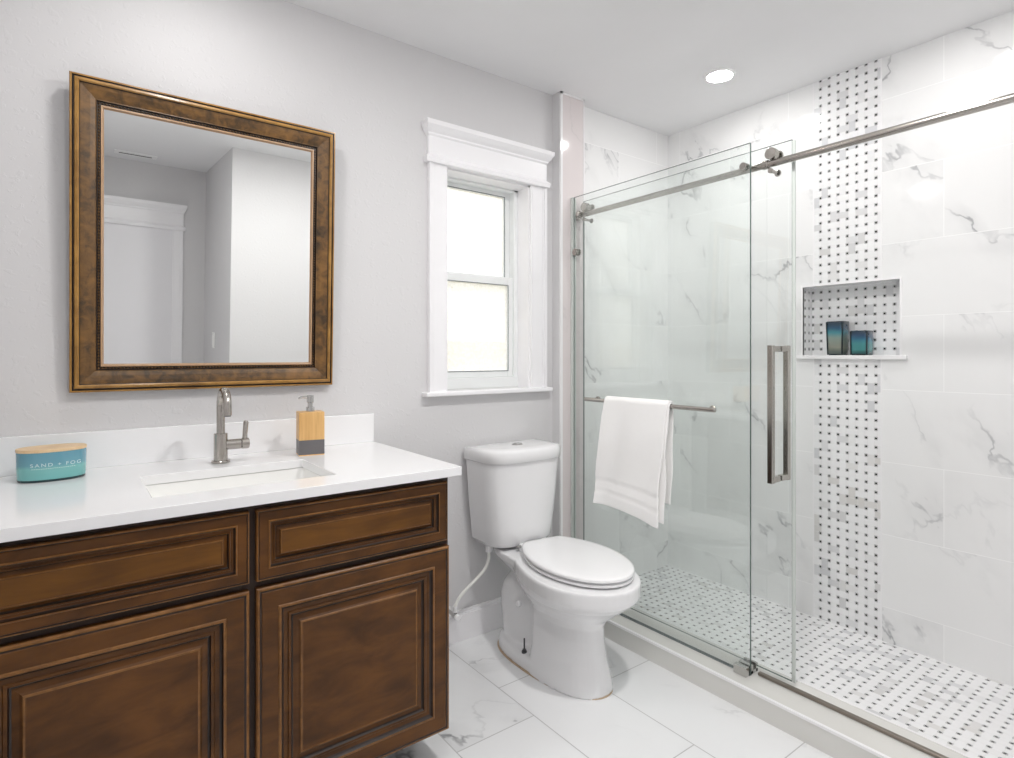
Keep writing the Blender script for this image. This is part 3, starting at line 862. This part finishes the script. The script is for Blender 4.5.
# seat and lid: ovals cut straight across the back
SA = R(-7.0)
def turn(p):
    x, y = p[0]-(TX+0.016), p[1]+0.48
    return (TX+0.016+x*math.cos(SA)-y*math.sin(SA), -0.48+x*math.sin(SA)+y*math.cos(SA), p[2])
def seat_ring(z, d, back=-.236):
    out = []
    for x, y, zz in egg(-.188-d, -.735+d, .174-d, z, n=64, p=1.85, split=.53): out.append(turn((x+0.026, min(y, back-d*0.5), zz)))
    return out
b = MB(); b.loft([seat_ring(z, d) for z, d in ((.4125, .010), (.414, .002), (.421, .001), (.4225, .008))]); b.build('seat', 'plastic', to_, smooth=50)
b = MB(); b.loft([seat_ring(z, d) for z, d in ((.4300, .009), (.4312, .0), (.438, .0), (.4415, .004), (.4435, .012), (.445, .03), (.446, .09))]); ld = b.build('lid', 'plastic', to_, smooth=50)
for s_ in (-1, 1):
    b = MB(); b.box(TX+0.03+s_*0.06-0.014, TX+0.03+s_*0.06+0.014, -.212, -.243, .404, .434)
    b.build('hinge', 'plastic', to_, bevel=0.005)
b = MB(); b.tube([(TX-0.062, -.226, .426), (TX-0.040, -.226, .426)], 0.006, 12); b.build('hinge_pin', 'chrome', to_, smooth=40)
# tank
TKX = TX+0.012
def dshape(z, hw, yb, yf, n=14, bow=0.35):
    """flat back, front bowed with round corners"""
    pts = [(TKX+hw, yb, z), (TKX+hw*0.9, yb, z), (TKX-hw*0.9, yb, z), (TKX-hw, yb, z)]
    ym = yb+(yf-yb)*(1-bow)*0.75
    for i in range(1, 2*n):
        a = PI-PI*i/(2*n)
        c, s_ = math.cos(a), math.sin(a)
        pts.append((TKX+hw*math.copysign(abs(c)**0.62, c)*1.0, ym+(yf-ym)*abs(s_)**0.8, z))
    return pts
b = MB()
b.loft([dshape(.413, .130, -.045, -.185), dshape(.422, .153, -.036, -.208), dshape(.438, .163, -.032, -.218), dshape(.50, .169, -.03, -.224), dshape(.62, .181, -.03, -.232), dshape(.73, .189, -.03, -.238), dshape(.780, .192, -.03, -.240)])
b.build('tank', 'ceramic', to_, smooth=60)
b = MB()
b.loft([dshape(.768, .195, -.024, -.246), dshape(.771, .199, -.022, -.250), dshape(.808, .198, -.022, -.250), dshape(.816, .194, -.025, -.246), dshape(.8205, .186, -.032, -.236), dshape(.8225, .150, -.05, -.195)])
tl = b.build('tank_lid', 'ceramic', to_, smooth=60)
b = MB()
n = 28
b.loft([[(TKX+0.005+q*1.25*math.cos(2*PI*i/n), -.125+q*math.sin(2*PI*i/n), z) for i in range(n)] for q, z in ((.020, .819), (.020, .825), (.0175, .8265), (.0165, .8255))])
b.build('flush_button', 'chrome', tl, smooth=40)
# floor bolt and side cap
b = MB(); bx_, by_ = TX-0.101, -.322
b.cyl((bx_, by_, .050), (bx_, by_, .106), 0.0032, 12); b.cyl((bx_, by_, .056), (bx_, by_, .064), 0.008, 6); b.cyl((bx_, by_, .050), (bx_, by_, .057), 0.0105, 20)
b.build('floor_bolt', 'steeldark', to_, smooth=40)
b = MB(); b.cyl((TX-0.076, -.262, .215), (TX-0.094, -.266, .217), 0.012, 20, bev=0.004); b.build('side_cap', 'plastic', to_, smooth=40)

# water supply hose and shutoff valve
hs = thing('supply_hose', 'thin white braided water hose running from the toilet tank to the wall valve', 'hose', (1.30, -0.09, 0.16))
pts = [(1.395, -.105, .408), (1.395, -.105, .385), (1.394, -.105, .355), (1.380, -.10, .318), (1.340, -.092, .280), (1.292, -.085, .244), (1.262, -.08, .214), (1.248, -.078, .185), (1.248, -.078, .172)]
def smoothpath(p, k=6):
    out = []
    P = [Vector(q) for q in p]
    for i in range(len(P)-1):
        p0, p1, p2, p3 = P[max(i-1, 0)], P[i], P[i+1], P[min(i+2, len(P)-1)]
        for j in range(k):
            u = j/k
            out.append(0.5*((2*p1)+(p2-p0)*u+(2*p0-5*p1+4*p2-p3)*u*u+(3*p1-p0-3*p2+p3)*u**3))
    return out+[P[-1]]
b = MB(); b.tube(smoothpath(pts), 0.0065, 12); b.build('hose', 'hose', hs, smooth=60)
b = MB(); b.cyl((1.395, -.105, .388), (1.395, -.105, .4145), 0.015, 8); b.build('coupling_nut', 'plastic', hs, smooth=30)
b = MB(); b.cyl((1.248, -.078, .165), (1.248, -.078, .188), 0.0105, 6); b.build('coupling_nut', 'plastic', hs, smooth=30)
va = thing('shutoff_valve', 'small chrome and white shutoff valve on the wall beside the vanity', 'valve', (1.248, -0.002, 0.15))
b = MB(); b.cyl((1.248, 0, .15), (1.248, -.088, .15), 0.008, 16); b.cyl((1.248, -.066, .15), (1.248, -.09, .15), 0.012, 16); b.cyl((1.248, -.078, .15), (1.248, -.078, .167), 0.008, 16); b.build('valve_body', 'chrome', va, smooth=40)
b = MB(); b.cyl((1.248, 0, .15), (1.248, -.019, .15), 0.019, 24, bev=0.004); b.build('escutcheon', 'plastic', va, smooth=40)
b = MB()
n = 24
b.loft([[(1.248+q*1.2*math.cos(2*PI*i/n), y, .15+q*math.sin(2*PI*i/n)) for i in range(n)] for q, y in ((.010, -.09), (.013, -.093), (.013, -.102), (.010, -.105))])
b.build('valve_handle', 'plastic', va, smooth=40)

# ================================================================== SHOWER ENCLOSURE
GX = 1.910     # fixed panel, front face
DX = 1.968     # sliding door, front face
RX = 1.943; RZ = 1.867
def pane(b, x0, x1, y0, y1, z0, z1):
    y0, y1 = min(y0, y1), max(y0, y1)
    vs = [(x, y, z) for x in (x0, x1) for y in (y0, y1) for z in (z0, z1)]
    b.add(vs, [(0, 1, 3, 2), (4, 6, 7, 5)], 0); b.add(vs, [(0, 4, 5, 1), (2, 3, 7, 6), (0, 2, 6, 4), (1, 5, 7, 3)], 1)
FXE, FZT = -0.965, 1.950
fp = thing('fixed_glass_panel', 'fixed clear glass shower panel standing on the curb with the towel bar', 'glass panel', (GX, -0.5, CZ))
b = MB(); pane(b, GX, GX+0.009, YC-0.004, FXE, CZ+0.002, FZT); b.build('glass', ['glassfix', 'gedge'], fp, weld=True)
b = MB(); b.box(GX-0.003, GX-0.0005, YC-0.004, FXE+0.05, CZ+0.001, CZ+0.004); b.box(GX+0.0095, GX+0.012, YC-0.004, FXE+0.05, CZ+0.001, CZ+0.004); b.build('bottom_seal', 'gasket', fp)
b = MB(); b.box(GX-0.006, GX-0.0005, YC-0.002, YC-0.016, CZ, FZT); b.box(GX+0.0095, GX+0.015, YC-0.002, YC-0.016, CZ, FZT); b.build('wall_channel', 'seal', fp)
def bolt(y, z, r, label='glass_bolt'):
    b = MB(); b.cyl((GX-0.014, y, z), (GX-0.0005, y, z), r, 28, bev=0.002); b.cyl((GX+0.0095, y, z), (GX+0.016, y, z), r, 28, bev=0.002)
    return b.build(label, 'nickel', fp, smooth=40)
bolt(-0.090, 1.688, 0.0165)
bolt(FXE+0.02, RZ+0.003, 0.0135, 'rail_clamp')
bolt(-0.110, RZ-0.002, 0.0125, 'rail_clamp')
# sliding door with rollers and handle
DY0, DY1, DZT, DZB = -0.075, -1.084, 1.939, CZ+0.014
sd = thing('sliding_glass_door', 'clear sliding glass shower door hanging from the rail behind the fixed panel', 'shower door', (DX, -0.57, CZ))
b = MB(); pane(b, DX, DX+0.009, DY0, DY1, DZB, DZT); b.build('glass', ['glass', 'gedge'], sd, weld=True)
b = MB(); b.box(DX+0.001, DX+0.008, DY1-0.0005, DY1-0.010, DZB, DZT-0.004); b.build('edge_seal', 'seal', sd)
for y in (-0.118, -1.028):
    b = MB(); zc = RZ+0.0325
    b.cyl((RX-0.016, y, zc), (RX+0.010, y, zc), 0.0200, 36, bev=0.002); b.cyl((RX+0.008, y, zc), (DX-0.0005, y, zc), 0.012, 20); b.cyl((DX+0.0095, y, zc), (DX+0.018, y, zc), 0.019, 28, bev=0.002)
    ro = b.build('roller', 'nickel', sd, smooth=40)
    b = MB(); zc = RZ-0.027
    b.cyl((RX-0.012, y, zc), (DX-0.0005, y, zc), 0.006, 20); b.cyl((RX-0.016, y, zc), (RX-0.004, y, zc), 0.0085, 24, bev=0.0015); b.cyl((DX+0.0095, y, zc), (DX+0.016, y, zc), 0.012, 24, bev=0.002)
    b.build('safety_stop', 'nickel', sd, smooth=40)
b = MB(); hy_ = -1.037; zt, zb_ = 1.238, 0.765
def barset(b, x):
    b.box(x-0.0095, x+0.0095, hy_-0.0095, hy_+0.0095, zb_, zt)
barset(b, DX-0.048)
for z in (zt-0.012, zb_+0.012): b.box(DX-0.040, DX-0.0004, hy_-0.009, hy_+0.009, z-0.010, z+0.010)
b.build('handle', 'nickel', sd, bevel=0.002)
b = MB(); barset(b, DX+0.057)
for z in (zt-0.012, zb_+0.012): b.box(DX+0.0094, DX+0.050, hy_-0.009, hy_+0.009, z-0.010, z+0.010)
b.build('inner_handle', 'nickel', sd, bevel=0.002)

# header rail and bottom threshold track
ra_ = thing('shower_rail', 'long brushed nickel header rail across the shower opening', 'rail', (RX, -1.1, RZ))
b = MB(); b.cyl((RX, YC-0.001, RZ), (RX, YF+0.001, RZ), 0.0120, 28); b.build('bar', 'nickel', ra_, smooth=40)
b = MB(); b.cyl((RX, YC-0.0005, RZ), (RX, YC-0.026, RZ), 0.021, 28, bev=0.003); b.build('wall_socket', 'nickel', ra_, smooth=40)
b = MB(); b.cyl((RX, YF+0.0005, RZ), (RX, YF+0.026, RZ), 0.021, 28, bev=0.003); b.build('wall_socket', 'nickel', ra_, smooth=40)
b = MB(); b.cyl((GX+0.0165, FXE+0.02, RZ+0.002), (RX-0.012, FXE+0.02, RZ), 0.0085, 20); b.build('standoff', 'nickel', ra_, smooth=40)
b = MB(); b.cyl((GX+0.0165, -0.110, RZ-0.002), (RX-0.012, -0.110, RZ), 0.0085, 20)
b.build('standoff', 'nickel', ra_, smooth=40)
b = MB(); b.cyl((RX, FXE-0.030, RZ), (RX, FXE-0.052, RZ), 0.0155, 28, bev=0.002); b.build('door_stop', 'nickel', ra_, smooth=40)
b = MB(); b.box(1.936, 1.952, FXE-0.014, YF+0.002, CZ+0.0005, CZ+0.011); tk = tag(b.build('threshold_track', 'nickelsoft', bevel=0.002, origin=(1.944, -1.6, CZ)), 'thin nickel threshold strip along the top of the shower curb', 'track')

# guide block
b = MB()
g0, g1 = FXE+0.050, FXE+0.002
b.box(GX-0.022, GX-0.001, g0, g1, CZ, CZ+0.031); b.box(GX+0.010, DX-0.003, g0, g1, CZ, CZ+0.012)
b.box(GX+0.010, GX+0.026, g0, g1, CZ, CZ+0.031); b.box(DX-0.014, DX-0.003, g0, g1, CZ, CZ+0.031)
b.box(GX-0.002, GX+0.012, g1, FXE-0.001, CZ, CZ+0.0015)
tag(b.build('floor_guide', 'chrome', bevel=0.003, origin=(GX, FXE+0.02, CZ)), 'small chrome guide block on the curb at the end of the fixed glass panel', 'door guide')

# towel bar and towel
TBX, TBZ = 1.858, 1.006
tb = thing('towel_bar', 'slim nickel towel bar mounted on the fixed glass panel', 'towel bar', (TBX, -0.53, TBZ))
b = MB(); b.cyl((TBX, -0.198, TBZ), (TBX, -0.862, TBZ), 0.0085, 20, bev=0.002); b.build('bar', 'nickel', tb, smooth=40)
for y in (-0.235, -0.822):
    b = MB(); b.cyl((TBX, y, TBZ), (GX-0.0005, y, TBZ), 0.007, 16); b.cyl((GX-0.012, y, TBZ), (GX-0.0006, y, TBZ), 0.012, 20, bev=0.002); b.build('post', 'nickel', tb, smooth=40)

tw = thing('bath_towel', 'white terry towel folded over the bar on the shower glass', 'towel', (TBX, -0.5, 0.53))
def towel_sheet(name, off, zf, zb_, yl0, yl1, yr0, yr1, seed, bands, thick, flare=0.0):
    """one folded ply over the bar: off = distance outside the bar; yl/yr at the bar and at the front hem"""
    rnd = random.Random(seed)
    ph = [rnd.uniform(0, 6.28) for _ in range(6)]
    r = 0.0085+off
    L1 = TBZ-zf; L2 = TBZ-zb_
    prof = []
    n1, n2 = 46, 34
    for i in range(n1+1): prof.append((-r, zf+L1*i/n1, 1-i/n1, 0))
    for i in range(1, 12):
        a = PI-PI*i/12
        prof.append((r*math.cos(a), TBZ+r*math.sin(a), 0, 0))
    for i in range(n2+1): prof.append((r, TBZ-L2*i/n2, i/n2, 1))
    m = 44
    b = MB(); vs = []; fs = []
    for (dx, z, s_, back) in prof:
        yl = yl0+(yl1-yl0)*s_**0.8; yr = yr0+(yr1-yr0)*s_**0.8
        for j in range(m+1):
            u = j/m
            y = yl+(yr-yl)*u
            amp = min(1, s_*2.5)
            w = 0.0055*math.sin(u*5.2+ph[0]+1.2*s_)+0.0034*math.sin(u*11+ph[1]+2.5*s_)+0.0016*math.sin(s_*9+u*3+ph[2])+0.0014*math.sin(u*19+s_*6+ph[4])
            x = TBX+dx
            hang = 0.0
            if not back:
                x -= amp*(0.006+w) + flare*s_
                hang = 0.012*math.sin(u*3.0+0.4)*s_**3 - (0.022*u)*s_**2.0
                if bands:
                    for zb2 in bands:
                        d = (z-zf-zb2)/0.0045
                        x += 0.0034*math.exp(-d*d)
                # curl at the lower left corner
                if u < 0.25: x -= 0.012*(1-u/0.25)**2*max(0, (s_-0.75)/0.25)
            else:
                x += amp*(0.004+abs(w)*0.7)
                x = min(x, GX-0.004)
            y += amp*0.004*math.sin(s_*11+ph[3])*(1-abs(2*u-1)*0.2)*(1 if (j in (0, m)) else 0.6)
            vs.append((x, y, z+hang))
    K = len(prof)
    for i in range(K-1):
        for j in range(m):
            q = i*(m+1)+j
            fs.append((q, q+1, q+m+2, q+m+1))
    b.add(vs, fs)
    o = b.build(name, 'towel', tw)
    for p_ in o.data.polygons: p_.use_smooth = True
    sd_ = o.modifiers.new('thickness', 'SOLIDIFY'); sd_.thickness = thick; sd_.offset = 0.0
    bv = o.modifiers.new('round', 'BEVEL'); bv.width = thick*0.4; bv.segments = 2; bv.limit_method = 'ANGLE'; bv.angle_limit = R(50)
    return o
towel_sheet('inner_fold', 0.0035, 0.575, 0.62, -0.362, -0.330, -0.672, -0.655, 3, None, 0.005)
towel_sheet('outer_fold', 0.0105, 0.560, 0.845, -0.337, -0.294, -0.668, -0.640, 7, (0.058, 0.083, 0.100, 0.108), 0.007, 0.012)

# ================================================================== NICHE CANDLES
def tumbler(name, label, x, y, wt, wb, h, mat):
    z0 = 1.2032
    t = thing(name, label, 'candle', (x, y, z0))
    b = MB()
    def sq(w, z, r=0.012): return rrect(x, y, w/2, w/2, r, z0+z, 5)
    b.loft([sq(wb-0.004, 0), sq(wb, 0.003), sq(wb+(wt-wb)*0.5, h*0.5), sq(wt, h-0.001), sq(wt-0.001, h), sq(wt-0.008, h), sq(wt-0.009, h-0.02)], 0)
    b.build('glass', mat, t, smooth=50)
    b = MB(); b.loft([sq(wt-0.010, h-0.03), sq(wt-0.010, h-0.018)]); b.build('wax', 'wax', t)
    b = MB(); b.cyl((x, y, z0+h-0.018), (x, y, z0+h-0.008), 0.001, 8); b.build('wick', 'glassdark', t)
    b = MB(); w_ = wt/2
    for s1 in (-1, 1):
        b.tube([(x-wb/2+0.0022, y+s1*(wb/2-0.0022), z0+0.002), (x-wt/2+0.0022, y+s1*(wt/2-0.0022), z0+h-0.002)], 0.003, 10)
    b.tube([(x-wb/2-0.0002, y-wb/2+0.008, z0+0.003), (x-wb/2-0.0002, y+wb/2-0.008, z0+0.003)], 0.003, 10)
    b.build('thick_edge', 'glassdark', t, smooth=50)
    return t
tumbler('glass_candle', 'tall smoky teal square glass candle in the shower niche', 2.742, -0.895, 0.072, 0.064, 0.150, 'tall')
tumbler('glass_candle', 'short blue teal square glass candle in the niche, right of the tall one', 2.746, -0.992, 0.069, 0.067, 0.106, 'short')

for o in sc.objects:
    if '_o' in o: del o['_o']
